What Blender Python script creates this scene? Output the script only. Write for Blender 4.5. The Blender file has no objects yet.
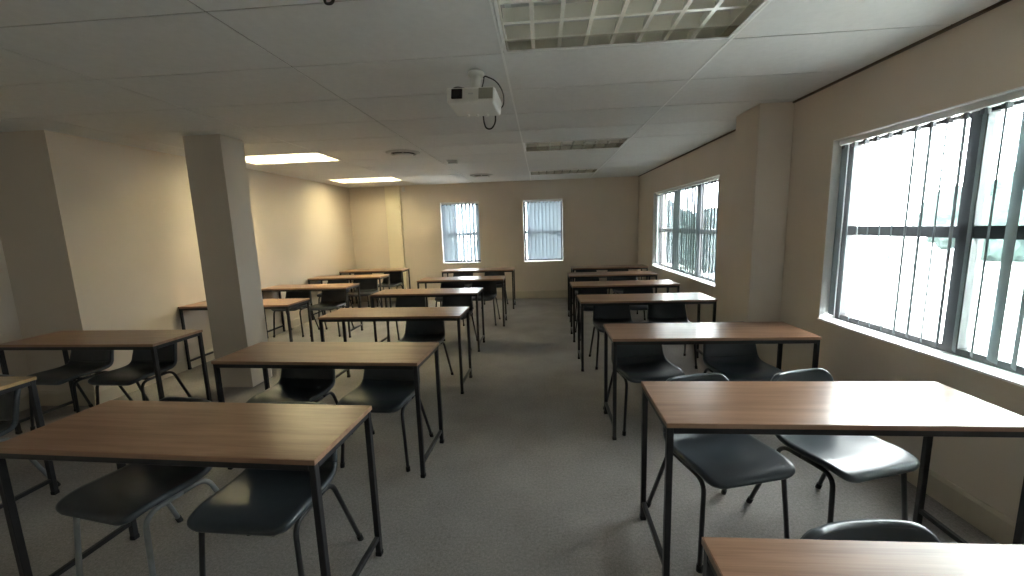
import bpy, bmesh, math, random
from mathutils import Vector, Matrix
random.seed(7)
SC = bpy.context.scene
COL = SC.collection
PI = math.pi
R = math.radians

# ------------------------------------------------------------------ camera constants (solved from the photograph)
F_PX, PITCH, YAW, ROLL, CAM_Z = 406.13, 0.1489, -0.076, -0.03184, 1.523
H = 2.458                                   # ceiling height
GX, GY = -0.191, 1.77                       # ceiling grid origin
YB = 8.60                                   # back wall
YF = -1.6                                   # wall behind the camera


def xr(y): return 2.135 - 0.0175 * y        # right wall, runs slightly out of square
def xl(y): return -4.225 + 0.0175 * y         # left wall beyond the step
XLN = -4.79                                 # left wall nearer than the step
YSTEP = 3.30


# ------------------------------------------------------------------ materials
def new_mat(name):
    m = bpy.data.materials.new(name); m.use_nodes = True
    nt = m.node_tree
    b = nt.nodes['Principled BSDF']
    return m, nt, b


def plain(name, col, rough=0.5, metal=0.0, spec=0.5, bump=0.0, bscale=200.0, var=0.0, vscale=3.0):
    m, nt, b = new_mat(name)
    b.inputs['Roughness'].default_value = rough
    b.inputs['Metallic'].default_value = metal
    b.inputs['Specular IOR Level'].default_value = spec
    tc = nt.nodes.new('ShaderNodeTexCoord')
    n = nt.nodes.new('ShaderNodeTexNoise'); n.inputs['Scale'].default_value = vscale; n.inputs['Detail'].default_value = 4
    nt.links.new(tc.outputs['Object'], n.inputs['Vector'])
    r = nt.nodes.new('ShaderNodeValToRGB')
    r.color_ramp.elements[0].position = 0.3; r.color_ramp.elements[1].position = 0.7
    r.color_ramp.elements[0].color = tuple(c * (1 - var) for c in col) + (1,)
    r.color_ramp.elements[1].color = tuple(min(1, c * (1 + var)) for c in col) + (1,)
    nt.links.new(n.outputs['Fac'], r.inputs['Fac'])
    nt.links.new(r.outputs['Color'], b.inputs['Base Color'])
    if bump > 0:
        n2 = nt.nodes.new('ShaderNodeTexNoise'); n2.inputs['Scale'].default_value = bscale; n2.inputs['Detail'].default_value = 3
        nt.links.new(tc.outputs['Object'], n2.inputs['Vector'])
        bp = nt.nodes.new('ShaderNodeBump'); bp.inputs['Strength'].default_value = bump; bp.inputs['Distance'].default_value = 0.003
        nt.links.new(n2.outputs['Fac'], bp.inputs['Height'])
        nt.links.new(bp.outputs['Normal'], b.inputs['Normal'])
    return m


def wood_mat(name, dark, light, rough):
    m, nt, b = new_mat(name)
    b.inputs['Roughness'].default_value = rough
    b.inputs['Specular IOR Level'].default_value = 0.5
    tc = nt.nodes.new('ShaderNodeTexCoord')
    oi = nt.nodes.new('ShaderNodeObjectInfo')
    mul = nt.nodes.new('ShaderNodeMath'); mul.operation = 'MULTIPLY'; mul.inputs[1].default_value = 37.0
    nt.links.new(oi.outputs['Random'], mul.inputs[0])
    add = nt.nodes.new('ShaderNodeVectorMath'); add.operation = 'ADD'
    nt.links.new(tc.outputs['Object'], add.inputs[0]); nt.links.new(mul.outputs[0], add.inputs[1])
    mp = nt.nodes.new('ShaderNodeMapping'); mp.inputs['Scale'].default_value = (0.8, 11.0, 11.0)
    nt.links.new(add.outputs[0], mp.inputs['Vector'])
    n1 = nt.nodes.new('ShaderNodeTexNoise'); n1.inputs['Scale'].default_value = 2.2; n1.inputs['Detail'].default_value = 7; n1.inputs['Distortion'].default_value = 0.6
    nt.links.new(mp.outputs[0], n1.inputs['Vector'])
    mp2 = nt.nodes.new('ShaderNodeMapping'); mp2.inputs['Scale'].default_value = (3.0, 140.0, 140.0)
    nt.links.new(add.outputs[0], mp2.inputs['Vector'])
    n2 = nt.nodes.new('ShaderNodeTexNoise'); n2.inputs['Scale'].default_value = 1.5; n2.inputs['Detail'].default_value = 4
    nt.links.new(mp2.outputs[0], n2.inputs['Vector'])
    mx = nt.nodes.new('ShaderNodeMix'); mx.data_type = 'FLOAT'; mx.inputs[0].default_value = 0.3
    nt.links.new(n1.outputs['Fac'], mx.inputs[2]); nt.links.new(n2.outputs['Fac'], mx.inputs[3])
    r = nt.nodes.new('ShaderNodeValToRGB')
    r.color_ramp.elements[0].position = 0.36; r.color_ramp.elements[1].position = 0.66
    r.color_ramp.elements[0].color = dark + (1,); r.color_ramp.elements[1].color = light + (1,)
    nt.links.new(mx.outputs[0], r.inputs['Fac'])
    nt.links.new(r.outputs['Color'], b.inputs['Base Color'])
    return m


def carpet_mat():
    m, nt, b = new_mat('carpet')
    b.inputs['Roughness'].default_value = 0.95
    b.inputs['Specular IOR Level'].default_value = 0.15
    tc = nt.nodes.new('ShaderNodeTexCoord')
    n1 = nt.nodes.new('ShaderNodeTexNoise'); n1.inputs['Scale'].default_value = 170; n1.inputs['Detail'].default_value = 5
    n2 = nt.nodes.new('ShaderNodeTexNoise'); n2.inputs['Scale'].default_value = 3.0; n2.inputs['Detail'].default_value = 6
    n3 = nt.nodes.new('ShaderNodeTexNoise'); n3.inputs['Scale'].default_value = 70; n3.inputs['Detail'].default_value = 4
    for n in (n1, n2, n3): nt.links.new(tc.outputs['Object'], n.inputs['Vector'])
    a = nt.nodes.new('ShaderNodeMath'); a.operation = 'ADD'
    nt.links.new(n1.outputs['Fac'], a.inputs[0])
    s = nt.nodes.new('ShaderNodeMath'); s.operation = 'MULTIPLY'; s.inputs[1].default_value = 0.55
    nt.links.new(n2.outputs['Fac'], s.inputs[0]); 
    a2 = nt.nodes.new('ShaderNodeMath'); a2.operation = 'ADD'
    s3 = nt.nodes.new('ShaderNodeMath'); s3.operation = 'MULTIPLY'; s3.inputs[1].default_value = 0.75
    nt.links.new(n3.outputs['Fac'], s3.inputs[0])
    nt.links.new(s.outputs[0], a2.inputs[0]); nt.links.new(s3.outputs[0], a2.inputs[1])
    nt.links.new(a2.outputs[0], a.inputs[1])
    r = nt.nodes.new('ShaderNodeValToRGB')
    r.color_ramp.elements[0].position = 0.9 / 2.55 * 1.0; r.color_ramp.elements[1].position = 0.66
    d = nt.nodes.new('ShaderNodeMath'); d.operation = 'MULTIPLY'; d.inputs[1].default_value = 1 / 2.1
    nt.links.new(a.outputs[0], d.inputs[0])
    r.color_ramp.elements[0].color = (0.19, 0.177, 0.166, 1); r.color_ramp.elements[1].color = (0.38, 0.356, 0.336, 1)
    nt.links.new(d.outputs[0], r.inputs['Fac'])
    # faint joints between carpet tiles, 0.5 m apart
    sx = nt.nodes.new('ShaderNodeSeparateXYZ'); nt.links.new(tc.outputs['Object'], sx.inputs[0])
    js = []
    for ax in ('X', 'Y'):
        md = nt.nodes.new('ShaderNodeMath'); md.operation = 'PINGPONG'; md.inputs[1].default_value = 0.25
        nt.links.new(sx.outputs[ax], md.inputs[0])
        lt = nt.nodes.new('ShaderNodeMath'); lt.operation = 'LESS_THAN'; lt.inputs[1].default_value = 0.0022
        nt.links.new(md.outputs[0], lt.inputs[0]); js.append(lt)
    mxj = nt.nodes.new('ShaderNodeMath'); mxj.operation = 'MAXIMUM'
    nt.links.new(js[0].outputs[0], mxj.inputs[0]); nt.links.new(js[1].outputs[0], mxj.inputs[1])
    mj = nt.nodes.new('ShaderNodeMath'); mj.operation = 'MULTIPLY'; mj.inputs[1].default_value = 0.07
    nt.links.new(mxj.outputs[0], mj.inputs[0])
    mix = nt.nodes.new('ShaderNodeMix'); mix.data_type = 'RGBA'
    nt.links.new(mj.outputs[0], mix.inputs[0]); nt.links.new(r.outputs['Color'], mix.inputs[6]); mix.inputs[7].default_value = (0.06, 0.056, 0.053, 1)
    nt.links.new(mix.outputs[2], b.inputs['Base Color'])
    bp = nt.nodes.new('ShaderNodeBump'); bp.inputs['Strength'].default_value = 0.5; bp.inputs['Distance'].default_value = 0.004
    nt.links.new(n1.outputs['Fac'], bp.inputs['Height']); nt.links.new(bp.outputs['Normal'], b.inputs['Normal'])
    return m


def glass_mat():
    m = bpy.data.materials.new('window_glass'); m.use_nodes = True
    nt = m.node_tree; nt.nodes.clear()
    out = nt.nodes.new('ShaderNodeOutputMaterial')
    mix = nt.nodes.new('ShaderNodeMixShader')
    lw = nt.nodes.new('ShaderNodeLayerWeight'); lw.inputs['Blend'].default_value = 0.5
    pw = nt.nodes.new('ShaderNodeMath'); pw.operation = 'POWER'; pw.inputs[1].default_value = 5.0
    nt.links.new(lw.outputs['Facing'], pw.inputs[0])
    fr = nt.nodes.new('ShaderNodeMath'); fr.operation = 'MULTIPLY_ADD'; fr.inputs[1].default_value = 0.8; fr.inputs[2].default_value = 0.04
    nt.links.new(pw.outputs[0], fr.inputs[0])
    tr = nt.nodes.new('ShaderNodeBsdfTransparent'); tr.inputs['Color'].default_value = (0.95, 0.98, 0.97, 1)
    gl = nt.nodes.new('ShaderNodeBsdfGlossy'); gl.inputs['Roughness'].default_value = 0.02
    nt.links.new(fr.outputs[0], mix.inputs[0]); nt.links.new(tr.outputs[0], mix.inputs[1]); nt.links.new(gl.outputs[0], mix.inputs[2])
    nt.links.new(mix.outputs[0], out.inputs['Surface'])
    return m


def blind_mat(name, col, see, trans):
    m = bpy.data.materials.new(name); m.use_nodes = True
    nt = m.node_tree; nt.nodes.clear()
    out = nt.nodes.new('ShaderNodeOutputMaterial')
    df = nt.nodes.new('ShaderNodeBsdfDiffuse'); df.inputs['Color'].default_value = col + (1,)
    tl = nt.nodes.new('ShaderNodeBsdfTranslucent'); tl.inputs['Color'].default_value = col + (1,)
    tr = nt.nodes.new('ShaderNodeBsdfTransparent'); tr.inputs['Color'].default_value = (0.85, 0.93, 0.95, 1)
    tl.inputs['Color'].default_value = tuple(c * trans for c in col) + (1,)
    m1 = nt.nodes.new('ShaderNodeMixShader'); m1.inputs[0].default_value = 0.5
    m2 = nt.nodes.new('ShaderNodeMixShader'); m2.inputs[0].default_value = see
    nt.links.new(df.outputs[0], m1.inputs[1]); nt.links.new(tl.outputs[0], m1.inputs[2])
    nt.links.new(m1.outputs[0], m2.inputs[1]); nt.links.new(tr.outputs[0], m2.inputs[2])
    # weave
    tc = nt.nodes.new('ShaderNodeTexCoord'); w = nt.nodes.new('ShaderNodeTexWave'); w.inputs['Scale'].default_value = 160
    nt.links.new(tc.outputs['Object'], w.inputs['Vector'])
    mm = nt.nodes.new('ShaderNodeMath'); mm.operation = 'MULTIPLY_ADD'; mm.inputs[1].default_value = see; mm.inputs[2].default_value = see * 0.5
    nt.links.new(w.outputs['Fac'], mm.inputs[0]); nt.links.new(mm.outputs[0], m2.inputs[0])
    nt.links.new(m2.outputs[0], out.inputs['Surface'])
    return m


def emit_mat(name, col, strength):
    m, nt, b = new_mat(name)
    b.inputs['Base Color'].default_value = (0.9, 0.9, 0.88, 1)
    b.inputs['Emission Color'].default_value = col + (1,)
    b.inputs['Emission Strength'].default_value = strength
    return m


M = {}
M['wall'] = plain('wall_paint', (0.675, 0.60, 0.515), 0.6, bump=0.25, bscale=260, var=0.03, vscale=1.5)
M['boxing'] = plain('boxing_paint', (0.80, 0.735, 0.58), 0.5, var=0.02, vscale=2)
M['ceiling'] = plain('ceiling_tile', (0.67, 0.67, 0.655), 0.75, bump=0.2, bscale=400, var=0.03, vscale=25)
M['grid'] = plain('tee_bar_white', (0.80, 0.80, 0.78), 0.35)
M['plenum'] = plain('plenum_slab', (0.12, 0.12, 0.12), 0.9)
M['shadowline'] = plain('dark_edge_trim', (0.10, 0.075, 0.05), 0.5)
M['carpet'] = carpet_mat()
M['skirt'] = plain('skirting_paint', (0.60, 0.54, 0.44), 0.45, var=0.04, vscale=6)
M['reveal'] = plain('white_reveal_paint', (0.85, 0.85, 0.84), 0.45)
M['bronze'] = plain('bronze_aluminium', (0.035, 0.034, 0.036), 0.4, metal=0.3)
M['glass'] = glass_mat()
M['slat'] = blind_mat('blind_fabric_open', (0.46, 0.51, 0.53), 0.05, 0.16)
M['slat_back'] = blind_mat('blind_fabric_closed', (0.50, 0.55, 0.60), 0.06, 0.36)
M['rail'] = plain('blind_headrail', (0.75, 0.75, 0.76), 0.35)
M['clip'] = plain('blind_clip', (0.10, 0.10, 0.11), 0.5)
M['top'] = wood_mat('desk_laminate', (0.215, 0.108, 0.060), (0.365, 0.205, 0.122), 0.28)
M['band'] = wood_mat('desk_edge_band', (0.26, 0.145, 0.09), (0.40, 0.25, 0.165), 0.35)
M['top_wall_light'] = wood_mat('desk_laminate_wall_light', (0.42, 0.27, 0.12), (0.58, 0.40, 0.20), 0.30)  # desk laminate with the bright wall's reflection painted into its colour
M['steel'] = plain('black_painted_steel', (0.018, 0.018, 0.020), 0.38, var=0.15, vscale=20)
M['cap'] = plain('black_rubber', (0.012, 0.012, 0.012), 0.7)
M['shell'] = plain('charcoal_polypropylene', (0.047, 0.057, 0.066), 0.31, bump=0.10, bscale=700, var=0.12, vscale=9)
M['greysteel'] = plain('grey_painted_steel', (0.22, 0.24, 0.25), 0.4, var=0.15, vscale=20)
M['housing'] = plain('light_housing', (0.90, 0.90, 0.89), 0.2, metal=0.0)
M['mirror'] = plain('mirror_reflector', (0.62, 0.60, 0.56), 0.12, metal=1.0)
M['louvre'] = plain('cream_louvre', (0.92, 0.905, 0.82), 0.18)
M['tube_off'] = plain('tube_unlit', (0.78, 0.78, 0.74), 0.25)
M['tube_on'] = emit_mat('tube_lit', (1.0, 0.88, 0.56), 15.0)
M['proj'] = plain('projector_white', (0.78, 0.77, 0.72), 0.35)
M['projdark'] = plain('projector_lens_dark', (0.004, 0.004, 0.005), 0.12)
M['projgrille'] = plain('projector_grille', (0.36, 0.34, 0.28), 0.5)
M['cable'] = plain('black_cable', (0.008, 0.008, 0.008), 0.4)
M['plastic'] = plain('white_plastic', (0.62, 0.62, 0.60), 0.4)
M['vent'] = plain('vent_grey', (0.60, 0.60, 0.58), 0.45)
M['ventdark'] = plain('vent_gap_dark', (0.03, 0.03, 0.03), 0.7)
M['ground'] = plain('outdoor_paving', (0.45, 0.46, 0.44), 0.9, var=0.2, vscale=0.4)
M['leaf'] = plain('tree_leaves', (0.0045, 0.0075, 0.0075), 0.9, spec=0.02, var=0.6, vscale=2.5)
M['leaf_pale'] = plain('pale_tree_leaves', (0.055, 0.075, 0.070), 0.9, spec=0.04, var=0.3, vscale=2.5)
M['bark'] = plain('tree_bark', (0.10, 0.075, 0.055), 0.9, var=0.3, vscale=8)


# ------------------------------------------------------------------ mesh helpers
class MB:
    def __init__(s): s.bm = bmesh.new()

    def box(s, lo, hi, bev=0.0, seg=2, f=None):
        lo, hi = Vector(lo), Vector(hi)
        vs = [s.bm.verts.new((x, y, z)) for z in (lo.z, hi.z) for y in (lo.y, hi.y) for x in (lo.x, hi.x)]
        q = [(0, 2, 3, 1), (4, 5, 7, 6), (0, 1, 5, 4), (2, 6, 7, 3), (0, 4, 6, 2), (1, 3, 7, 5)]
        fs = [s.bm.faces.new([vs[i] for i in t]) for t in q]
        if bev > 0:
            es = list({e for f_ in fs for e in f_.edges})
            bmesh.ops.bevel(s.bm, geom=es, offset=bev, segments=seg, profile=0.5, affect='EDGES')
        if f:
            for v in vs:
                if v.is_valid: v.co = Vector(f(v.co))
        return s

    def hexa(s, pts):
        """eight points: bottom four then top four, both counter-clockwise"""
        vs = [s.bm.verts.new(p) for p in pts]
        for t in [(3, 2, 1, 0), (4, 5, 6, 7), (0, 1, 5, 4), (1, 2, 6, 5), (2, 3, 7, 6), (3, 0, 4, 7)]:
            s.bm.faces.new([vs[i] for i in t])
        return s

    def quad(s, pts):
        s.bm.faces.new([s.bm.verts.new(p) for p in pts]); return s

    def tube(s, pts, r, n=10, cap=True):
        pts = [Vector(p) for p in pts]
        rings = []
        t0 = (pts[1] - pts[0]).normalized()
        a = Vector((0, 0, 1)) if abs(t0.z) < 0.9 else Vector((1, 0, 0))
        u = t0.cross(a).normalized()
        for i, p in enumerate(pts):
            if i == 0: t = t0
            elif i == len(pts) - 1: t = (pts[-1] - pts[-2]).normalized()
            else: t = ((pts[i + 1] - p).normalized() + (p - pts[i - 1]).normalized()).normalized()
            u = (u - t * u.dot(t)).normalized()
            w = t.cross(u)
            rr = r[i] if isinstance(r, (list, tuple)) else r
            rings.append([s.bm.verts.new(p + rr * (math.cos(2 * PI * k / n) * u + math.sin(2 * PI * k / n) * w)) for k in range(n)])
        for a_, b_ in zip(rings[:-1], rings[1:]):
            for k in range(n):
                f = s.bm.faces.new((a_[k], a_[(k + 1) % n], b_[(k + 1) % n], b_[k])); f.smooth = True
        if cap:
            s.bm.faces.new(list(reversed(rings[0]))); s.bm.faces.new(rings[-1])
        return s

    def lathe(s, prof, c=(0, 0, 0), n=32):
        c = Vector(c); rings = []
        for r, z in prof:
            if r < 1e-6: rings.append([s.bm.verts.new(c + Vector((0, 0, z)))])
            else: rings.append([s.bm.verts.new(c + Vector((r * math.cos(2 * PI * k / n), r * math.sin(2 * PI * k / n), z))) for k in range(n)])
        for a, b in zip(rings[:-1], rings[1:]):
            for k in range(n):
                l = (k + 1) % n
                if len(a) == 1 and len(b) == 1: continue
                if len(a) == 1: f = s.bm.faces.new((a[0], b[l], b[k]))
                elif len(b) == 1: f = s.bm.faces.new((a[k], a[l], b[0]))
                else: f = s.bm.faces.new((a[k], a[l], b[l], b[k]))
                f.smooth = True
        return s

    def mesh(s, name, mat, fix=True):
        if fix: bmesh.ops.recalc_face_normals(s.bm, faces=s.bm.faces[:])
        me = bpy.data.meshes.new(name); s.bm.to_mesh(me); s.bm.free()
        me.materials.append(M[mat] if isinstance(mat, str) else mat)
        return me

    def obj(s, name, mat, parent=None, fix=True):
        o = bpy.data.objects.new(name, s.mesh(name, mat, fix)); COL.objects.link(o)
        if parent: o.parent = parent
        return o


def arc_path(pts, rad, n=5):
    """round the corners of a polyline"""
    pts = [Vector(p) for p in pts]; out = [pts[0]]
    for i in range(1, len(pts) - 1):
        p = pts[i]; a = (pts[i - 1] - p); b = (pts[i + 1] - p)
        ra = min(rad, a.length * 0.49, b.length * 0.49)
        a = p + a.normalized() * ra; b = p + b.normalized() * ra
        for k in range(n + 1):
            t = k / n
            out.append((1 - t) ** 2 * a + 2 * t * (1 - t) * p + t * t * b)
    out.append(pts[-1]); return out


def empty(name, loc, rz=0.0):
    o = bpy.data.objects.new(name, None); COL.objects.link(o)
    o.empty_display_size = 0.1
    o.location = loc; o.rotation_euler = (0, 0, rz); return o


def tag(o, label, cat, group=None):
    o['label'] = label; o['category'] = cat
    if group: o['group'] = group
    return o


def struct(o): o['kind'] = 'structure'; return o


def kids(o): return [c for c in bpy.data.objects if c.parent == o]


def copy_tree(o, children_of, parent=None):
    c = o.copy(); COL.objects.link(c)
    if parent: c.parent = parent
    for ch in children_of.get(o.name, []):
        copy_tree(ch, children_of, c)
    return c


def child_map():
    d = {}
    for o in bpy.data.objects:
        if o.parent: d.setdefault(o.parent.name, []).append(o)
    return d


# ------------------------------------------------------------------ the setting
b = MB(); b.box((-5.1, YF - 0.2, -0.12), (2.5, YB + 0.3, 0.0)); struct(b.obj('floor', 'carpet'))

LIGHT_CELLS = {(0, 0): 'a', (0, 5): 'b', (0, 9): 'c', (-3, 5): 'd', (-3, 9): 'e'}   # (column, row) of the ceiling grid
b = MB()
g = 0.004
for i in range(-4, 2):
    for j in range(-6, 12):
        if (i, j) in LIGHT_CELLS: continue
        x0, x1 = GX + 1.2 * i + g, GX + 1.2 * (i + 1) - g
        y0, y1 = GY + 0.6 * j + g, GY + 0.6 * (j + 1) - g
        x0 = max(x0, -4.95); x1 = min(x1, 2.3); y0 = max(y0, YF - 0.1); y1 = min(y1, YB + 0.1)
        if x1 - x0 < 0.02 or y1 - y0 < 0.02: continue
        dz = random.uniform(0, 0.0015)
        b.box((x0, y0, H + dz), (x1, y1, H + 0.018))
ceil = struct(b.obj('ceiling', 'ceiling'))
b = MB()
for i in range(0, 3):
    x = GX + 1.2 * i
    if -4.9 < x < 2.25: b.box((x - 0.006, YF, H - 0.003), (x + 0.006, YB, H + 0.03))
b.obj('tee_bar', 'grid', ceil)
b = MB()
for i in range(-3, 0):
    x = GX + 1.2 * i
    b.box((x - 0.0035, YF, H + 0.0042), (x + 0.0035, YB, H + 0.03))
for j in range(-5, 12):
    y = GY + 0.6 * j
    if YF < y < YB: b.box((-4.9, y - 0.0035, H + 0.004), (2.25, y + 0.0035, H + 0.03))
b.obj('cross_joint', 'shadowline', ceil)
b = MB(); b.box((-5.1, YF - 0.2, H + 0.32), (2.5, YB + 0.3, H + 0.42)); b.obj('plenum_slab', 'plenum', ceil)


def wall_with_holes(name, fmap, u0, u1, z0, z1, t, holes):
    """fmap(u, d, z) -> world; d = 0 is the room face, d = t the outer face"""
    us = sorted({u0, u1} | {h[0] for h in holes} | {h[1] for h in holes})
    zs = sorted({z0, z1} | {h[2] for h in holes} | {h[3] for h in holes})
    b = MB()
    for a, c in zip(us[:-1], us[1:]):
        for e, f in zip(zs[:-1], zs[1:]):
            mu, mz = (a + c) / 2, (e + f) / 2
            if any(h[0] < mu < h[1] and h[2] < mz < h[3] for h in holes): continue
            b.hexa([fmap(a, 0, e), fmap(c, 0, e), fmap(c, t, e), fmap(a, t, e), fmap(a, 0, f), fmap(c, 0, f), fmap(c, t, f), fmap(a, t, f)])
    bmesh.ops.remove_doubles(b.bm, verts=b.bm.verts[:], dist=1e-5)
    # drop the doubled inner faces between neighbouring blocks
    seen = {}; b.bm.verts.index_update()
    for f in b.bm.faces[:]:
        k = tuple(sorted(v.index for v in f.verts))
        seen.setdefault(k, []).append(f)
    dead = [f for fs in seen.values() if len(fs) > 1 for f in fs]
    bmesh.ops.delete(b.bm, geom=dead, context='FACES_ONLY')
    return struct(b.obj(name, 'wall'))


ZT = H + 0.10
fr_ = lambda u, d, z: (xr(u) + d, u, z)
fb_ = lambda u, d, z: (u, YB + d, z)
NW = (0.50, 3.165, 0.757, 2.060)
FW = (4.95, 7.56, 0.740, 2.045)
BW1 = (-2.120, -1.300, 0.790, 2.078)
BW2 = (-0.375, 0.450, 0.782, 2.070)
WT = 0.24
wall_with_holes('wall_right', fr_, YF - 0.2, YB + WT, -0.1, ZT, WT, [NW, FW])
wall_with_holes('wall_back', fb_, -5.0, xr(YB), -0.1, ZT, WT, [BW1, BW2])
b = MB(); b.box((-5.1, YF - 0.2, -0.1), (2.5, YF, ZT)); struct(b.obj('wall_front', 'wall'))
b = MB()
b.hexa([(-5.1, YSTEP, -0.1), (xl(YSTEP), YSTEP, -0.1), (xl(YB), YB, -0.1), (-5.1, YB, -0.1), (-5.1, YSTEP, ZT), (xl(YSTEP), YSTEP, ZT), (xl(YB), YB, ZT), (-5.1, YB, ZT)])
b.box((-5.1, YF, -0.1), (XLN, YSTEP, ZT))
struct(b.obj('wall_left', 'wall'))

b = MB(); b.box((-3.315, 3.72, 0), (-2.945, 4.02, H), 0.004); struct(b.obj('column', 'wall'))
b = MB(); b.box((1.80, 3.64, 0), (xr(3.7) + 0.05, 4.05, H), 0.004); struct(b.obj('pier', 'wall'))
b = MB(); b.box((-3.275, 8.54, 0), (-2.955, YB + 0.02, H), 0.004); struct(b.obj('pier', 'boxing'))


def skirting(name, pts, h=0.14, t=0.014):
    """runs along a polyline on the floor, the room on its left"""
    b = MB()
    for p, q in zip(pts[:-1], pts[1:]):
        p, q = Vector(p), Vector(q)
        d = (q - p).normalized(); n = Vector((-d.y, d.x))
        a0, a1 = p, q
        prof = [(0, 0), (t, 0), (t, h - 0.02), (t * 0.45, h), (0, h)]
        r0 = [b.bm.verts.new((a0.x + n.x * u, a0.y + n.y * u, z)) for u, z in prof]
        r1 = [b.bm.verts.new((a1.x + n.x * u, a1.y + n.y * u, z)) for u, z in prof]
        for k in range(len(prof)):
            l = (k + 1) % len(prof)
            b.bm.faces.new((r0[k], r0[l], r1[l], r1[k]))
        b.bm.faces.new(r0); b.bm.faces.new(list(reversed(r1)))
    return struct(b.obj(name, 'skirt'))


skirting('baseboard_right', [(xr(YF), YF), (xr(3.64), 3.64), (1.80, 3.64), (1.80, 4.05), (xr(4.05), 4.05), (xr(YB), YB)])
skirting('baseboard_back', [(xr(YB), YB), (-2.955, YB), (-2.955, 8.54), (-3.275, 8.54), (-3.275, YB), (xl(YB), YB)], 0.17)
skirting('baseboard_left', [(xl(YB), YB), (xl(YSTEP), YSTEP), (XLN, YSTEP), (XLN, YF)])
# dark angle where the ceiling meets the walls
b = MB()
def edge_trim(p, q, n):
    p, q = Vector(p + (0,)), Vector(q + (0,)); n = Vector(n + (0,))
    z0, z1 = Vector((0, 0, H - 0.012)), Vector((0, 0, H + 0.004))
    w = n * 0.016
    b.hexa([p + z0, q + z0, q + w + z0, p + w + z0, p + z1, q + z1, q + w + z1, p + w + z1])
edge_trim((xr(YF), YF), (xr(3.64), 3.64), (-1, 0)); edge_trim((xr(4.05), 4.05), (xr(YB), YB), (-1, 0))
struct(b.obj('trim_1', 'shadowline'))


# ------------------------------------------------------------------ windows
def window(name, fmap, hole, depth, mull, trans, bar=0.05):
    u0, u1, z0, z1 = hole
    e = struct(empty(name, fmap((u0 + u1) / 2, depth, z0)))
    inv = Vector(e.location)
    F = lambda u, d, z: tuple(Vector(fmap(u, d, z)) - inv)

    def blk(bb, a, c, d0, d1, e_, f_):
        bb.hexa([F(a, d0, e_), F(c, d0, e_), F(c, d1, e_), F(a, d1, e_), F(a, d0, f_), F(c, d0, f_), F(c, d1, f_), F(a, d1, f_)])
    d0, d1 = depth - 0.02, depth + 0.03
    b = MB()
    blk(b, u0, u0 + bar, d0, d1, z0, z1); blk(b, u1 - bar, u1, d0, d1, z0, z1)
    blk(b, u0 + bar, u1 - bar, d0, d1, z1 - bar, z1); blk(b, u0 + bar, u1 - bar, d0, d1, z0, z0 + bar)
    b.obj('window_frame', 'bronze', e)
    for mu in mull:
        b = MB(); blk(b, mu - 0.042, mu + 0.042, d0 - 0.006, d1, z0 + bar, z1 - bar); b.obj('mullion', 'bronze', e)
    b = MB()
    us = [u0 + bar] + sum([[m_ - 0.042, m_ + 0.042] for m_ in mull], []) + [u1 - bar]
    for a, c in zip(us[0::2], us[1::2]): blk(b, a, c, d0 - 0.002, d1, trans - 0.032, trans + 0.032)
    b.obj('transom', 'bronze', e)
    for a, c in zip(us[0::2], us[1::2]):
        for p, q in ((z0 + bar, trans - 0.032), (trans + 0.032, z1 - bar)):
            b = MB(); blk(b, a - 0.004, c + 0.004, depth + 0.002, depth + 0.008, p - 0.004, q + 0.004); b.obj('pane', 'glass', e)
    # white painted reveal lining and sill
    b = MB(); t = 0.006
    blk(b, u0, u0 + t, 0.002, d0, z0, z1); blk(b, u1 - t, u1, 0.002, d0, z0, z1); blk(b, u0 + t, u1 - t, 0.002, d0, z1 - t, z1)
    b.obj('reveal', 'reveal', e)
    b = MB(); blk(b, u0 - 0.0, u1 + 0.0, -0.012, d0, z0, z0 + 0.012); b.obj('sill', 'reveal', e)
    return e


window('window_1', fr_, NW, 0.13, [2.30, 1.42], 1.423)
window('window_2', fr_, FW, 0.13, [6.70, 5.80], 1.385)
window('window_3', fb_, BW1, 0.14, [], 1.405)
window('window_4', fb_, BW2, 0.14, [], 1.405)


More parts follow.
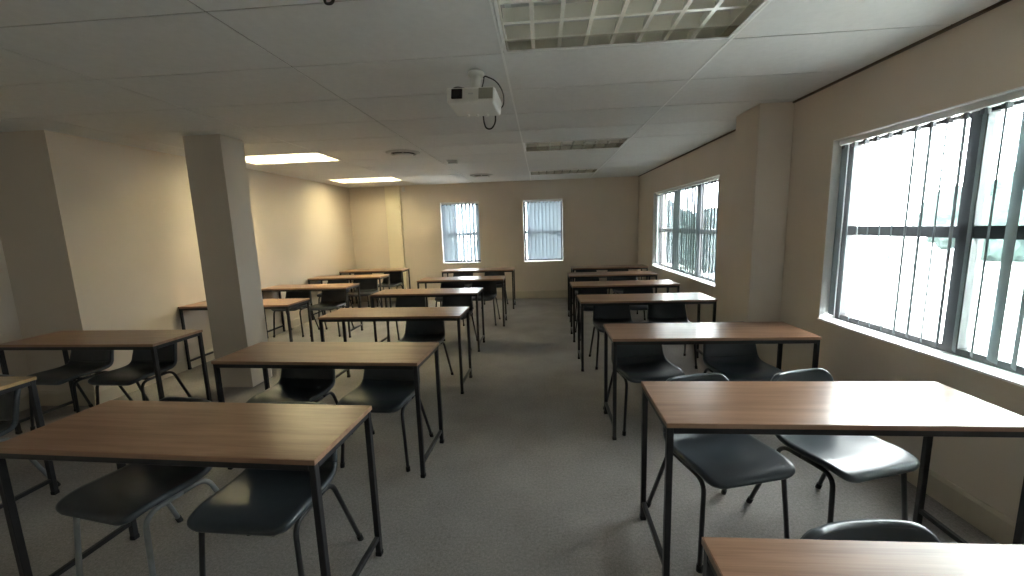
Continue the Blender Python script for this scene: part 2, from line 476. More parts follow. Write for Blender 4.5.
def blind(label, fmap, hole, depth, slats, width, zgap=0.05, mat='slat', group=None):
    """slats: list of (position along the wall, angle between slat and the wall's run)"""
    u0, u1, z0, z1 = hole
    base = Vector(fmap((u0 + u1) / 2, depth, z1 - 0.05))
    e = empty('vertical_blind', base); tag(e, label, 'blind', group)
    ex = Vector(fmap(1, depth, 0)) - Vector(fmap(0, depth, 0)); ey = Vector(fmap(0, 1, 0)) - Vector(fmap(0, 0, 0))
    F = lambda u, d, z: tuple(Vector(fmap(u, d, z)) - base)
    b = MB(); a, c = u0 + 0.012, u1 - 0.012
    b.hexa([F(a, depth - .02, z1 - .04), F(c, depth - .02, z1 - .04), F(c, depth + .02, z1 - .04), F(a, depth + .02, z1 - .04),
            F(a, depth - .02, z1 - .008), F(c, depth - .02, z1 - .008), F(c, depth + .02, z1 - .008), F(a, depth + .02, z1 - .008)])
    b.obj('head_rail', 'rail', e)
    zt, zb = z1 - 0.046, z0 + zgap
    for u, ang in slats:
        cx = Vector(fmap(u, depth, 0)); cx.z = 0
        dx = ex.normalized() * math.cos(ang) + ey.normalized() * math.sin(ang)
        nx = Vector((-dx.y, dx.x, 0))
        b = MB(); n = 6; rows = []
        for k in range(n + 1):
            t = k / n - 0.5
            p = cx + dx * (t * width) + nx * (0.006 * (1 - 4 * t * t))      # a slat is gently curved across its width
            rows.append((p - nx * 0.0004, p + nx * 0.0004))
        for z_a, z_b in ((zb, zt),):
            lo = [[b.bm.verts.new(tuple(q + Vector((0, 0, zz)) - base)) for q in pr for zz in (z_a, z_b)] for pr in rows]
            for r0, r1 in zip(lo[:-1], lo[1:]):
                b.bm.faces.new((r0[0], r1[0], r1[1], r0[1])); b.bm.faces.new((r0[2], r0[3], r1[3], r1[2]))
                b.bm.faces.new((r0[0], r0[2], r1[2], r1[0])); b.bm.faces.new((r0[1], r1[1], r1[3], r0[3]))
            b.bm.faces.new((lo[0][0], lo[0][1], lo[0][3], lo[0][2])); b.bm.faces.new((lo[-1][0], lo[-1][2], lo[-1][3], lo[-1][1]))
        for f in b.bm.faces: f.smooth = False
        so = b.obj('slat', mat, e)
        b = MB()
        q = cx - base
        b.box((q.x - .007, q.y - .007, z1 - .050 - base.z), (q.x + .007, q.y + .007, z1 - .038 - base.z))
        b.box((q.x - .013, q.y - .013, zt - 0.022 - base.z), (q.x + .013, q.y + .013, zt + 0.002 - base.z))
        b.obj('hanger', 'clip', so)
    # slim weights chained along the bottom hem
    return e


sl = []
rnd = random.Random(3)
a0 = R(90 - 52)                                                  # slats stand nearly edge-on to the desk rows
for k in range(29):
    u = 3.125 - k * 0.09
    if k == 0: sl.append((u, R(12)))
    elif k == 12: sl.append((u, R(24)))
    else: sl.append((u, R(38.5) + rnd.uniform(-R(4), R(4))))
blind('open vertical blind with thin slats turned edge-on, hanging in the large near right window', fr_, NW, 0.055, sl, 0.089, group='vertical blinds')
sl = [(7.52 - k * 0.09, R(7) + rnd.uniform(-R(11), R(9))) for k in range(29)]
blind('half-turned vertical blind hanging in the right wall window beyond the pier', fr_, FW, 0.058, sl, 0.089, group='vertical blinds')
sl = [(BW1[0] + 0.05 + k * 0.080, (R(18) + rnd.uniform(-R(8), R(8))) if k < 4 else (R(58) + rnd.uniform(-R(10), R(8)) if k < 9 else R(20))) for k in range(10)]
blind('vertical blind with gaps letting bright light through in the left back window', fb_, BW1, 0.065, sl, 0.089, mat='slat_back', group='vertical blinds')
sl = [(BW2[0] + 0.115 + k * 0.078, R(14) + rnd.uniform(-R(5), R(5))) for k in range(9)]
blind('fully closed pale blue vertical blind in the right back window', fb_, BW2, 0.065, sl, 0.089, mat='slat_back', group='vertical blinds')


# ------------------------------------------------------------------ desks
TW, TD, TH = 1.35, 0.44, 0.745
Q = 0.025                                                        # square tube


def make_desk():
    e = empty('desk', (0, 0, 0))
    b = MB(); b.box((0.0015, 0.0015, TH - 0.020), (TW - 0.0015, TD - 0.0015, TH), 0.0015, 1); top = b.obj('tabletop', 'top', e)
    b = MB()
    t = 0.0012
    b.box((0, 0, TH - 0.0195), (TW, t, TH - 0.001)); b.box((0, TD - t, TH - 0.0195), (TW, TD, TH - 0.001))
    b.box((0, t, TH - 0.0195), (t, TD - t, TH - 0.001)); b.box((TW - t, t, TH - 0.0195), (TW, TD - t, TH - 0.001))
    b.obj('edge_band', 'band', top)
    m = 0.004
    x0, x1, y0, y1 = m, TW - m, m, TD - m
    zt, zb = TH - 0.0202, TH - 0.0202 - Q
    b = MB()
    b.box((x0 + Q, y0, zb), (x1 - Q, y0 + Q, zt), 0.002, 1); b.box((x0 + Q, y1 - Q, zb), (x1 - Q, y1, zt), 0.002, 1)
    b.box((x0, y0 + Q, zb), (x0 + Q, y1 - Q, zt), 0.002, 1); b.box((x1 - Q, y0 + Q, zb), (x1, y1 - Q, zt), 0.002, 1)
    b.obj('apron_frame', 'steel', e)
    for lx in (x0, x1 - Q):
        for ly in (y0, y1 - Q):
            b = MB(); b.box((lx, ly, 0.012), (lx + Q, ly + Q, zt), 0.002, 1); lg = b.obj('leg', 'steel', e)
            b = MB(); b.box((lx - 0.0015, ly - 0.0015, 0.0), (lx + Q + 0.0015, ly + Q + 0.0015, 0.022), 0.002, 1); b.obj('foot_cap', 'cap', lg)
        b = MB(); b.box((lx + 0.002, y0 + Q, 0.085), (lx + Q - 0.002, y1 - Q, 0.107), 0.002, 1); b.obj('stretcher', 'steel', e)
    return e


# (key, x, y, turn)
DESKS = [
    ('R1', 0.383, 0.500, 0.0), ('R2', 0.474, 1.530, -0.012), ('R3', 0.472, 2.735, -0.006), ('R4', 0.385, 4.120, 0.0), ('R5', 0.385, 5.210, 0.012),
    ('R6', 0.415, 6.330, 0.0), ('R7', 0.550, 7.420, 0.0),
    ('M1', -2.150, 1.306, -0.042), ('M2', -2.098, 2.325, -0.045), ('M3', -2.100, 3.570, -0.022), ('M4', -2.140, 4.850, -0.015), ('M5', -1.945, 6.120, 0.0), ('M6', -1.885, 7.460, 0.0),
    ('L1', -4.325, 1.635, 0.0), ('L2', -4.250, 2.755, -0.022), ('L3', -4.140, 4.250, 0.0), ('L4', -4.115, 5.570, 0.0), ('L5', -4.092, 6.760, 0.0), ('L6', -4.072, 7.850, 0.0)]
DLAB = {
    'R1': 'wood-topped steel desk cut off by the bottom right corner, nearest in the window row',
    'R2': 'wood-topped desk brightly glared by the near window, two chairs turned askew behind it',
    'R3': 'wood-topped steel desk before the right wall pier, third from front in window row',
    'R4': 'wood-topped steel desk behind the right wall pier, fourth from front in window row',
    'R5': 'wood-topped steel desk, fifth from the front in the row along the windows',
    'R6': 'wood-topped steel desk, second from the back in the row along the windows',
    'R7': 'wood-topped steel desk standing last in the window row, near the back right corner',
    'M1': 'large brown wood-topped desk at front left, nearest in the middle row by the aisle',
    'M2': 'wood-topped steel desk beside the free-standing column, second from front in middle row',
    'M3': 'wood-topped steel desk with one chair near the aisle, third in the middle row',
    'M4': 'wood-topped steel desk, fourth from the front in the middle row',
    'M5': 'wood-topped steel desk with window glare, second from the back in the middle row',
    'M6': 'wood-topped steel desk last in the middle row, below the left back window',
    'L1': 'pale-looking desk end cut off by the left edge of the photo, front of left row',
    'L2': 'wood-topped desk by the left wall step, second from front in the left row',
    'L3': 'wood-topped desk partly hidden behind the free-standing column in the left row',
    'L4': 'wood-topped steel desk just beyond the free-standing column, fourth in the left row',
    'L5': 'wood-topped steel desk, second from the back in the row by the left wall',
    'L6': 'wood-topped steel desk last in the left row, before the back left pipe boxing'}

proto_desk = make_desk()
cm = child_map()
DPOS = {}
for i, (k, x, y, a) in enumerate(DESKS):
    o = proto_desk if i == 0 else copy_tree(proto_desk, cm)
    o.location = (x, y, 0); o.rotation_euler = (0, 0, a)
    if k in ('L3', 'L4', 'L5', 'L6'): o.scale.x = 0.968        # slightly shorter desks along the wall
    tag(o, DLAB[k], 'desk', 'desks in three rows')
    DPOS[k] = (x, y, a)
    if k == 'L1':                                                # same laminate, light off the wall put into a paler, yellower colour
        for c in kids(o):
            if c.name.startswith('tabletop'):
                for q in [c] + kids(c): q.data = q.data.copy(); q.data.materials[0] = M['top_wall_light']


# ------------------------------------------------------------------ chairs
def catmull(P, n):
    out = []
    for i in range(len(P) - 1):
        p0, p1, p2, p3 = P[max(i - 1, 0)], P[i], P[i + 1], P[min(i + 2, len(P) - 1)]
        for k in range(n):
            t = k / n
            out.append(tuple(0.5 * ((2 * b_) + (-a_ + c_) * t + (2 * a_ - 5 * b_ + 4 * c_ - d_) * t * t + (-a_ + 3 * b_ - 3 * c_ + d_) * t ** 3) for a_, b_, c_, d_ in zip(p0, p1, p2, p3)))
    out.append(tuple(P[-1])); return out


def shell_mesh(s_from, s_to, name, rim_end):
    """the one-piece seat and back shell: rows along the profile from front lip to the top of the back"""
    # y, z, half width, bow towards the sitter at the sides
    P = [(-0.222, 0.427, 0.196, 0.002), (-0.200, 0.440, 0.204, 0.006), (-0.13, 0.445, 0.212, 0.014), (-0.04, 0.436, 0.214, 0.020), (0.06, 0.428, 0.212, 0.026),
         (0.130, 0.434, 0.208, 0.034), (0.172, 0.466, 0.203, 0.042), (0.190, 0.520, 0.198, 0.044), (0.203, 0.590, 0.192, 0.040), (0.215, 0.650, 0.186, 0.034), (0.226, 0.705, 0.178, 0.028), (0.230, 0.722, 0.174, 0.024)]
    C = catmull(P, 4)
    # arc length
    L = [0]
    for a, c in zip(C[:-1], C[1:]): L.append(L[-1] + math.hypot(c[0] - a[0], c[1] - a[1]))
    tot = L[-1]
    n = len(C); i0 = round(s_from * (n - 1)); i1 = round(s_to * (n - 1))
    us = [-1, -0.93, -0.8, -0.62, -0.42, -0.2, 0, 0.2, 0.42, 0.62, 0.8, 0.93, 1]
    bm = bmesh.new(); rows = []
    rf, rb = 0.048, 0.055
    for i in range(i0, i1 + 1):
        y, z, hw, bow = C[i]
        a, c = C[max(i - 1, 0)], C[min(i + 1, n - 1)]
        ty, tz = c[0] - a[0], c[1] - a[1]; l = math.hypot(ty, tz); ty /= l; tz /= l
        ny, nz = -tz, ty                                        # normal towards the sitter
        d = L[i]; w = hw
        if d < rf: w = hw - rf + math.sqrt(max(0, rf * rf - (rf - d) ** 2))
        d2 = tot - L[i]
        if d2 < rb: w = hw - rb + math.sqrt(max(0, rb * rb - (rb - d2) ** 2))
        row = []
        for u in us:
            off = bow * abs(u) ** 2.4
            row.append(bm.verts.new((u * w, y + ny * off, z + nz * off)))
        rows.append((row, (ny, nz)))
    for (r0, _), (r1, _) in zip(rows[:-1], rows[1:]):
        for k in range(len(us) - 1):
            f = bm.faces.new((r0[k], r0[k + 1], r1[k + 1], r1[k])); f.smooth = True
    # rolled rim: a flange turned away from the sitter along the free edges
    def flange(ring, normals, outs):
        prev = ring
        for st, (o_, dn) in enumerate([(0.007, 0.004), (0.010, 0.013), (0.009, 0.024)]):
            cur = []
            for v0, nn, oo in zip(ring, normals, outs):
                cur.append(bm.verts.new((v0.co.x + oo[0] * o_, v0.co.y + oo[1] * o_ - nn[0] * dn, v0.co.z + oo[2] * o_ - nn[1] * dn)))
            for k in range(len(ring) - 1):
                f = bm.faces.new((prev[k], prev[k + 1], cur[k + 1], cur[k])); f.smooth = True
            prev = cur
    left = [r[0][0] for r in rows]; right = [r[0][-1] for r in rows]; ns = [r[1] for r in rows]
    if rim_end == 'front':
        ring = list(reversed(left)) + rows[0][0][1:-1] + right
        nn = list(reversed(ns)) + [ns[0]] * (len(us) - 2) + ns
    else:
        ring = left + rows[-1][0][1:-1] + list(reversed(right))
        nn = ns + [ns[-1]] * (len(us) - 2) + list(reversed(ns))
    outs = []
    for k, v in enumerate(ring):
        a, c = ring[max(k - 1, 0)].co, ring[min(k + 1, len(ring) - 1)].co
        t = (c - a).normalized(); nv = Vector((0, nn[k][0], nn[k][1]))
        o_ = t.cross(nv).normalized()
        mid = Vector((0, v.co.y, v.co.z))
        outs.append(o_)
    # make sure the rim turns outward
    cen = sum((v.co for v in ring), Vector()) / len(ring)
    sgn = sum(o_.dot(v.co - cen) for o_, v in zip(outs, ring))
    if sgn < 0: outs = [-o_ for o_ in outs]
    flange(ring, nn, outs)
    me = bpy.data.meshes.new(name); bmesh.ops.recalc_face_normals(bm, faces=bm.faces[:]); bm.to_mesh(me); bm.free()
    me.materials.append(M['shell'])
    o = bpy.data.objects.new(name, me); COL.objects.link(o)
    md = o.modifiers.new('thickness', 'SOLIDIFY'); md.thickness = 0.0045; md.offset = -1
    return o


def make_chair(steel):
    e = empty('shell_chair', (0, 0, 0))
    s = shell_mesh(0.0, 0.545, 'seat', 'front'); s.parent = e
    k = shell_mesh(0.545, 1.0, 'backrest', 'back'); k.parent = e
    r = 0.0105; ZR = 0.408
    for sx in (-1, 1):
        # front leg: foot, up, bend, half the rail under the seat edge
        pf = arc_path([(sx * 0.226, -0.178, 0.012), (sx * 0.199, -0.150, ZR), (sx * 0.199, 0.0, ZR)], 0.06, 6)
        b = MB(); b.tube(pf, r, 12); lg = b.obj('leg', steel, e)
        b = MB(); b.tube([(sx * 0.2268, -0.1788, 0.0), (sx * 0.2248, -0.1768, 0.03)], 0.0135, 12); b.obj('foot_cap', 'cap', lg)
        pr = arc_path([(sx * 0.199, 0.0, ZR), (sx * 0.199, 0.112, ZR), (sx * 0.232, 0.252, 0.012)], 0.055, 6)
        b = MB(); b.tube(pr, r, 12); lg = b.obj('leg', steel, e)
        b = MB(); b.tube([(sx * 0.233, 0.256, 0.0), (sx * 0.2305, 0.2455, 0.03)], 0.0135, 12); b.obj('foot_cap', 'cap', lg)
    for y in (-0.075, 0.07):
        b = MB(); b.tube(arc_path([(-0.199, y, ZR), (0.199, y, ZR)], 0.01), 0.009, 10); b.obj('crossbar', steel, e)
    return e


# (desk, world x, world y, turn in degrees, grey legs?, label)
def ch(d, n): return n
CH = [
    ('R1', 0.845, 0.785, 8, 0, 'dark shell chair whose back rim peeks over the nearest window-row desk'),
    ('R2', 0.835, 1.865, 15, 0, 'charcoal shell chair turned askew, left of two at the glared window-row desk'),
    ('R2', 1.395, 1.925, 17, 0, 'charcoal shell chair under strong glare, right of two at the glared window-row desk'),
    ('R3', 0.765, 3.010, 9, 0, 'charcoal shell chair, left of two at third window-row desk before the pier'),
    ('R3', 1.455, 3.030, 5, 0, 'charcoal shell chair, right of two at third window-row desk before the pier'),
    ('R4', 0.775, 4.405, 2, 0, 'dark shell chair, left of two at fourth window-row desk behind the pier'),
    ('R4', 1.365, 4.410, -3, 0, 'dark shell chair, right of two at fourth window-row desk behind the pier'),
    ('R5', 0.700, 5.510, 2, 0, 'dark shell chair, left of two at the fifth window-row desk'),
    ('R5', 1.315, 5.505, 0, 0, 'dark shell chair, right of two at the fifth window-row desk'),
    ('R6', 0.740, 6.620, 0, 0, 'dark shell chair, left of two at second-last window-row desk'),
    ('R6', 1.370, 6.615, 3, 0, 'dark shell chair, right of two at second-last window-row desk'),
    ('R7', 0.845, 7.710, 0, 0, 'dark shell chair, left of two at the last window-row desk'),
    ('R7', 1.440, 7.705, -2, 0, 'dark shell chair, right of two at the last window-row desk'),
    ('M1', -1.805, 1.567, -10, 1, 'shell chair with light grey legs under the front left desk'),
    ('M1', -1.175, 1.530, -2, 0, 'black shell chair nearest the aisle under the front left desk'),
    ('M2', -1.725, 2.625, -3, 0, 'black shell chair, left of two at second middle-row desk beside the column'),
    ('M2', -1.095, 2.585, -4, 0, 'black shell chair nearest the aisle at second middle-row desk beside the column'),
    ('M3', -1.215, 3.850, -3, 0, 'lone black shell chair at the third middle-row desk, near the aisle'),
    ('M4', -1.775, 5.140, 0, 0, 'dark shell chair, left of two at the fourth middle-row desk'),
    ('M4', -1.145, 5.130, -2, 0, 'dark shell chair, right of two at the fourth middle-row desk'),
    ('M5', -1.480, 6.420, 0, 0, 'dark shell chair, left of two at second-last middle-row desk'),
    ('M5', -0.965, 6.420, -2, 0, 'dark shell chair, right of two at second-last middle-row desk'),
    ('M6', -1.560, 7.750, 0, 0, 'dark shell chair, left of two at last middle-row desk below back window'),
    ('M6', -0.935, 7.755, 0, 0, 'dark shell chair, right of two at last middle-row desk below back window'),
    ('L1', -3.330, 1.905, -6, 1, 'grey legged shell chair barely in view at the desk on photo left edge'),
    ('L2', -3.960, 3.025, -2, 0, 'dark shell chair, left of two at second left-row desk by the wall step'),
    ('L2', -3.355, 3.030, -2, 0, 'dark shell chair, right of two at second left-row desk by the wall step'),
    ('L4', -3.800, 5.860, 0, 0, 'dark shell chair, left of two at the fourth left-row desk past the column'),
    ('L4', -3.230, 5.860, -2, 0, 'dark shell chair, right of two at the fourth left-row desk past the column'),
    ('L5', -3.770, 7.050, 0, 0, 'dark shell chair, left of two at second-last left-row desk'),
    ('L5', -3.225, 7.050, -2, 0, 'dark shell chair, right of two at second-last left-row desk'),
    ('L6', -3.775, 8.130, 0, 0, 'dark shell chair, left of two at the last left-row desk'),
    ('L6', -3.140, 8.130, -2, 0, 'dark shell chair, right of two at the last left-row desk')]
proto = [make_chair('steel'), make_chair('greysteel')]
cm = child_map()
used = [False, False]
for d, x, y, a, gk, lab in CH:
    if not used[gk]: o = proto[gk]; used[gk] = True
    else: o = copy_tree(proto[gk], cm)
    if d not in ('R1', 'R2', 'L1') and a != -10:                              # pushed in until the back meets the far edge of the desk
        tx, ty, ta = DPOS[d]
        y = ty + math.sin(ta) * (x - tx) + 0.250 + 0.0042 * abs(a + math.degrees(-ta))
    o.location = (x, y, 0); o.rotation_euler = (0, 0, R(a))
    tag(o, lab, 'chair', 'shell chairs at the desks')


# ------------------------------------------------------------------ ceiling lights
LIP = 0.055


def make_light(lit):
    """1.2 x 0.6 recessed louvre fitting, origin at its near left corner in the ceiling plane"""
    e = empty('ceiling_light', (0, 0, H))
    W, D = 1.2, 0.6
    m = 0.010
    b = MB()                                                     # folded white trim round the opening
    b.box((m, m, -0.003), (W - m, m + 0.014, 0.004)); b.box((m, D - m - 0.014, -0.003), (W - m, D - m, 0.004))
    b.box((m, m + 0.014, -0.003), (m + 0.014, D - m - 0.014, 0.004)); b.box((W - m - 0.014, m + 0.014, -0.003), (W - m, D - m - 0.014, 0.004))
    b.obj('trim_frame', 'grid', e)
    m2 = 0.022; zt = 0.215
    b = MB()
    t = 0.004
    b.box((m2 - t, m2 - t, zt), (W - m2 + t, D - m2 + t, zt + t))
    for lo, hi in (((m2 - t, m2 - t), (W - m2 + t, m2)), ((m2 - t, D - m2), (W - m2 + t, D - m2 + t)), ((m2 - t, m2), (m2, D - m2)), ((W - m2, m2), (W - m2 + t, D - m2))):
        b.box((lo[0], lo[1], LIP + 0.05), (hi[0], hi[1], zt))
    b.obj('housing', 'housing', e)
    b = MB()                                                     # bright reflector lips below the louvre
    for lo, hi in (((m2 - t, m2 - t), (W - m2 + t, m2)), ((m2 - t, D - m2), (W - m2 + t, D - m2 + t)), ((m2 - t, m2), (m2, D - m2)), ((W - m2, m2), (W - m2 + t, D - m2))):
        b.box((lo[0], lo[1], 0.0042), (hi[0], hi[1], LIP + 0.05))
    b.obj('reflector', 'mirror', e)
    b = MB()
    z0, z1 = LIP, LIP + 0.05
    nx, ny = 8, 3
    for i in range(nx + 1):
        x = m2 + (W - 2 * m2) * i / nx
        w0 = 0.010 if 0 < i < nx else 0.004
        b.hexa([(x - w0, m2, z0), (x + w0, m2, z0), (x + w0, D - m2, z0), (x - w0, D - m2, z0), (x - .001, m2, z1), (x + .001, m2, z1), (x + .001, D - m2, z1), (x - .001, D - m2, z1)])
    for j in range(ny + 1):
        y = m2 + (D - 2 * m2) * j / ny
        w0 = 0.011
        b.hexa([(m2, y - w0, z0), (W - m2, y - w0, z0), (W - m2, y + w0, z0), (m2, y + w0, z0), (m2, y - .001, z1 + .02), (W - m2, y - .001, z1 + .02), (W - m2, y + .001, z1 + .02), (m2, y + .001, z1 + .02)])
    b.obj('louvre', 'louvre', e)
    for j in range(ny):
        y = m2 + (D - 2 * m2) * (j + 0.5) / ny
        b = MB(); b.tube([(0.06, y, 0.172), (W - 0.06, y, 0.172)], 0.013, 12); b.obj('fluorescent_tube', 'tube_on' if lit else 'tube_off', e)
    return e


off = make_light(False); on = make_light(True); cm = child_map()
for i, ((ci, cj), lab) in enumerate({(0, 0): 'large unlit recessed louvre light near the camera at top of photo', (0, 5): 'unlit recessed louvre light right of the projector, middle of the ceiling',
                                     (0, 9): 'unlit recessed louvre light farthest back over the right of the aisle'}.items()):
    o = off if i == 0 else copy_tree(off, cm)
    o.location = (GX + 1.2 * ci, GY + 0.6 * cj, H); tag(o, lab, 'ceiling light', 'recessed louvre lights')
for i, ((ci, cj), lab) in enumerate({(-3, 5): 'lit recessed louvre light just right of the column top', (-3, 9): 'lit recessed louvre light near the back left corner'}.items()):
    o = on if i == 0 else copy_tree(on, cm)
    o.location = (GX + 1.2 * ci, GY + 0.6 * cj, H); tag(o, lab, 'ceiling light', 'recessed louvre lights')

# ------------------------------------------------------------------ round air diffusers, detector, small fittings
for i, (x, y, lab) in enumerate([(-1.655, 5.01, 'round ceiling air vent beside the lit light right of the column'), (-1.05, 7.42, 'round ceiling air vent farther back near the middle of the back wall')]):
    if i == 0:
        e = vent0 = empty('air_vent', (x, y, H))
        b = MB(); b.lathe([(0.205, 0.0), (0.205, -0.006), (0.165, -0.020), (0.150, -0.016), (0.150, 0.0)]); b.obj('outer_ring', 'vent', e)
        b = MB(); b.lathe([(0.0, -0.001), (0.152, -0.001)]); b.obj('throat', 'ventdark', e)
        b = MB(); b.lathe([(0.0, -0.040), (0.09, -0.038), (0.122, -0.030), (0.122, -0.026), (0.0, -0.028)]); dk = b.obj('centre_disc', 'vent', e)
        b = MB(); b.tube([(0, 0, -0.03), (0, 0, 0.0)], 0.01, 10); b.obj('stem', 'vent', dk)
        cmv = child_map()
    else:
        e = copy_tree(vent0, cmv); e.location = (x, y, H)
    tag(e, lab, 'air vent', 'round ceiling vents')
e = empty('smoke_detector', (-1.20, 5.74, H)); tag(e, 'small white detector on the ceiling between the two round vents', 'smoke detector')
b = MB(); b.box((-0.075, -0.06, -0.018), (0.075, 0.06, 0), 0.006); b.obj('base', 'plastic', e)
b = MB(); b.box((-0.06, -0.048, -0.050), (0.06, 0.048, -0.0182), 0.012, 3); b.obj('cover', 'plastic', e)
e = empty('motion_detector', (-2.885, YB, 2.385)); tag(e, 'tiny white sensor high on back wall beside the pipe boxing', 'sensor')
b = MB(); b.box((-0.03, -0.035, -0.05), (0.03, 0, 0.05), 0.008, 3); b.obj('body', 'plastic', e)
b = MB(); b.lathe([(0.0, -0.052), (0.018, -0.046), (0.020, -0.03), (0, -0.03)], (0, -0.02, 0.012), 16); b.obj('lens', 'vent', e)
e = empty('ceiling_hook', (-0.815, 1.70, H)); tag(e, 'small dark fitting on the ceiling at the top edge of the photo', 'hook')
b = MB(); b.lathe([(0.0, -0.004), (0.028, -0.004), (0.030, 0)], (0, 0, 0), 20); b.obj('plate', 'cable', e)
b = MB(); b.tube(arc_path([(-0.02, 0, -0.004), (-0.02, 0, -0.04), (0.012, 0, -0.04), (0.02, 0, -0.012)], 0.015), 0.006, 8); b.obj('hook', 'cable', e)

# ------------------------------------------------------------------ projector
pz = 2.238
e = empty('projector', (-0.395, 2.44, pz)); e.rotation_euler = (R(-6), R(3), R(-5))
tag(e, 'white ceiling projector on a short bracket, lens facing the front of the room', 'projector')
b = MB()
b.box((-0.145, 0, 0.0), (0.145, 0.23, 0.088), 0.014, 3)
for v in b.bm.verts:                                             # underside narrows towards the rear
    if v.co.z < 0.03: v.co.x *= 0.97; v.co.y = 0.115 + (v.co.y - 0.115) * 0.96
for f in b.bm.faces: f.smooth = False
b.obj('body', 'proj', e)
b = MB(); b.box((-0.112, -0.0035, 0.022), (-0.046, 0.006, 0.078), 0.003, 1); ln = b.obj('lens_window', 'projdark', e)
b = MB(); b.tube([(-0.079, -0.002, 0.05), (-0.079, -0.0065, 0.05)], 0.020, 24); b.obj('lens', 'projdark', ln)
b = MB()
for k in range(9):
    x = 0.052 + k * 0.0092
    b.box((x, -0.003, 0.022), (x + 0.005, 0.003, 0.078), 0.001, 1)
b.box((0.050, -0.0015, 0.020), (0.134, 0.004, 0.080), 0.001, 1)
b.obj('vent_grille', 'projgrille', e)
b = MB(); b.box((-0.012, -0.0012, 0.046), (0.018, 0.002, 0.053)); b.obj('badge', 'vent', e)
for k in range(3):
    x = -0.06 + 0.06 * k
    b = MB(); b.tube([(x, 0.19, -0.012), (x, 0.19, 0.002)], 0.010, 12); b.obj('foot', 'proj', e)
b = MB()
top = 0.125
b.box((-0.075, 0.075, 0.0882), (0.075, 0.175, 0.094), 0.002, 1)
for sx in (-1, 1):
    b.box((sx * 0.06 - 0.008, 0.085, 0.094), (sx * 0.06 + 0.008, 0.10, 0.108), 0.002, 1)
b.obj('mount_plate', 'proj', e)
b = MB(); b.tube([(0, 0.125, 0.094), (0, 0.125, 0.205)], 0.028, 20); b.tube([(0, 0.125, 0.100), (0, 0.125, 0.118)], 0.042, 20); b.obj('mount_stem', 'proj', e)
b = MB(); b.lathe([(0.0, 0.198), (0.046, 0.198), (0.049, 0.204), (0.049, 0.222), (0, 0.222)], (0, 0.125, 0), 24); b.obj('ceiling_cup', 'proj', e)
b = MB()
b.tube(arc_path([(0.045, 0.125, 0.190), (0.055, 0.12, 0.200), (0.125, 0.13, 0.175), (0.165, 0.16, 0.115), (0.162, 0.20, 0.060), (0.13, 0.235, 0.045)], 0.05), 0.0042, 8)
b.tube(arc_path([(0.05, 0.125, 0.196), (0.045, 0.12, 0.15), (0.03, 0.12, 0.1)], 0.03), 0.0036, 8)
b.tube(arc_path([(-0.135, 0.06, 0.10), (-0.10, 0.06, 0.116), (-0.04, 0.06, 0.104), (-0.02, 0.07, 0.1)], 0.03), 0.0036, 8)
b.tube(arc_path([(0.025, 0.228, 0.03), (0.025, 0.255, -0.02), (0.04, 0.26, -0.062), (0.075, 0.262, -0.066), (0.10, 0.258, -0.03), (0.105, 0.228, 0.02)], 0.04), 0.0050, 8)
b.obj('cable', 'cable', e)

# ------------------------------------------------------------------ outdoors
b = MB(); b.box((2.6, -20, -0.5), (60, 60, -0.35)); b.box((-40, 9.2, -0.5), (2.6, 60, -0.35)); struct(b.obj('ground', 'ground'))


def tree(x, y, h, r, lab, seed, leaf='leaf'):
    rg = random.Random(seed)
    e = empty('tree', (x, y, -0.35)); tag(e, lab, 'tree', 'trees outside the windows')
    b = MB(); b.tube([(0, 0, 0), (0.05, 0.03, h * 0.3), (0.0, 0.1, h * 0.6)], [0.16, 0.12, 0.06], 10); b.obj('trunk', 'bark', e)
    b = MB()
    for k in range(12):
        rr = r * rg.uniform(0.35, 0.6)
        c = Vector((rg.uniform(-1, 1) * r * 0.6, rg.uniform(-1, 1) * r * 0.6, rr * 0.8 + rg.uniform(0, 1) * (h - 1.8 * rr)))
        ret = bmesh.ops.create_icosphere(b.bm, subdivisions=4, radius=rr, matrix=Matrix.Translation(c))
        for v in ret['verts']:
            d = (v.co - c)
            v.co = c + d * (1 + 0.22 * rg.uniform(-1, 1))
    for f in b.bm.faces: f.smooth = True
    b.obj('crown', leaf, e)


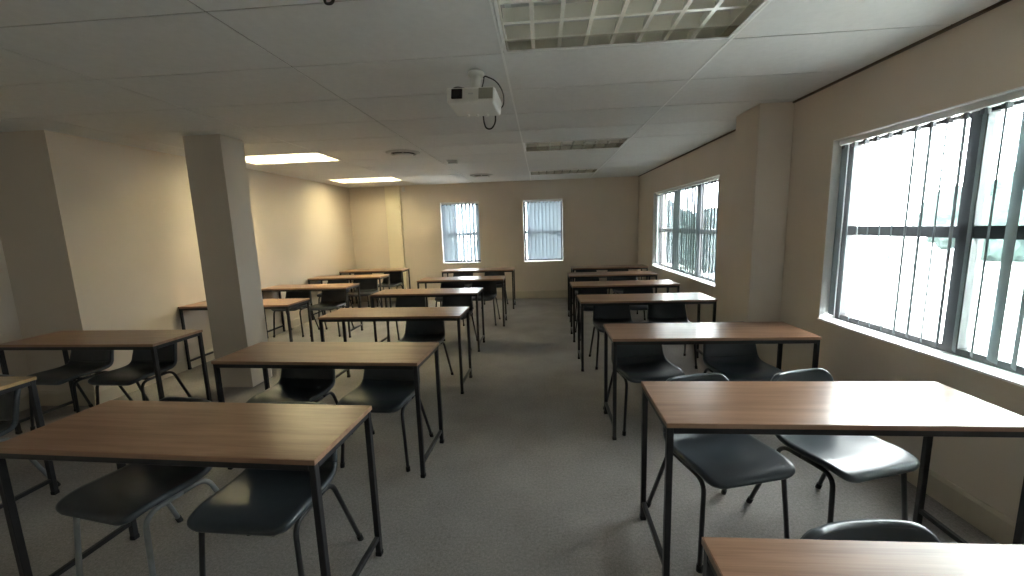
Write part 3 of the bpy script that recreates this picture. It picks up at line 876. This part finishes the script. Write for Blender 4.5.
tree(5.6, 13.2, 2.55, 1.3, 'dark shrubby tree outside, at the right edge of the far right window', 1)
tree(5.9, 16.8, 2.80, 1.3, 'dark shrubby tree outside, right of centre in the far right window', 2)
tree(6.0, 20.5, 3.05, 1.3, 'dark shrubby tree outside, in the centre of the far right window', 4)
tree(6.2, 24.3, 3.20, 1.4, 'dark shrubby tree outside, left of centre in the far right window', 5)
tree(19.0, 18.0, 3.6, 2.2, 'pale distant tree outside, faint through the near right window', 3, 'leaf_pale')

# ------------------------------------------------------------------ daylight
w = bpy.data.worlds.new('overcast_sky'); SC.world = w; w.use_nodes = True
bg = w.node_tree.nodes['Background']
bg.inputs['Color'].default_value = (0.955, 0.97, 1.0, 1); bg.inputs['Strength'].default_value = 9.0


def portal(fmap, hole, depth, rot):
    u0, u1, z0, z1 = hole
    l = bpy.data.lights.new('window_portal', 'AREA'); l.shape = 'RECTANGLE'; l.size = u1 - u0; l.size_y = z1 - z0
    l.cycles.is_portal = True
    o = bpy.data.objects.new('window_portal', l); COL.objects.link(o)
    o.location = fmap((u0 + u1) / 2, depth, (z0 + z1) / 2); o.rotation_euler = rot


for hh in (NW, FW): portal(fr_, hh, 0.235, (R(90), 0, R(90)))
for hh in (BW1, BW2): portal(fb_, hh, 0.235, (R(90), 0, R(180)))

# ------------------------------------------------------------------ camera
cd = bpy.data.cameras.new('camera'); cam = bpy.data.objects.new('camera', cd); COL.objects.link(cam)
cd.sensor_fit = 'HORIZONTAL'; cd.sensor_width = 36.0; cd.lens = 36.0 * F_PX / 1024.0; cd.clip_start = 0.02
cp, sp, cy, sy = math.cos(PITCH), math.sin(PITCH), math.cos(YAW), math.sin(YAW)
fwd = Vector((sy * cp, cy * cp, -sp)); right = Vector((cy, -sy, 0)); up = right.cross(fwd)
cr, sr = math.cos(ROLL), math.sin(ROLL)
r2 = cr * right + sr * up; u2 = -sr * right + cr * up
mtx = Matrix((r2, u2, -fwd)).transposed().to_4x4(); mtx.translation = (0, 0, CAM_Z)
cam.matrix_world = mtx
SC.camera = cam

vs = SC.view_settings
vs.view_transform = 'Standard'; vs.look = 'None'; vs.gamma = 1.0; vs.use_curve_mapping = False
vs.exposure = 2.25
SC.cycles.max_bounces = 10; SC.cycles.diffuse_bounces = 6; SC.cycles.transparent_max_bounces = 24
SC.cycles.sample_clamp_indirect = 6.0
SC.cycles.use_denoising = True
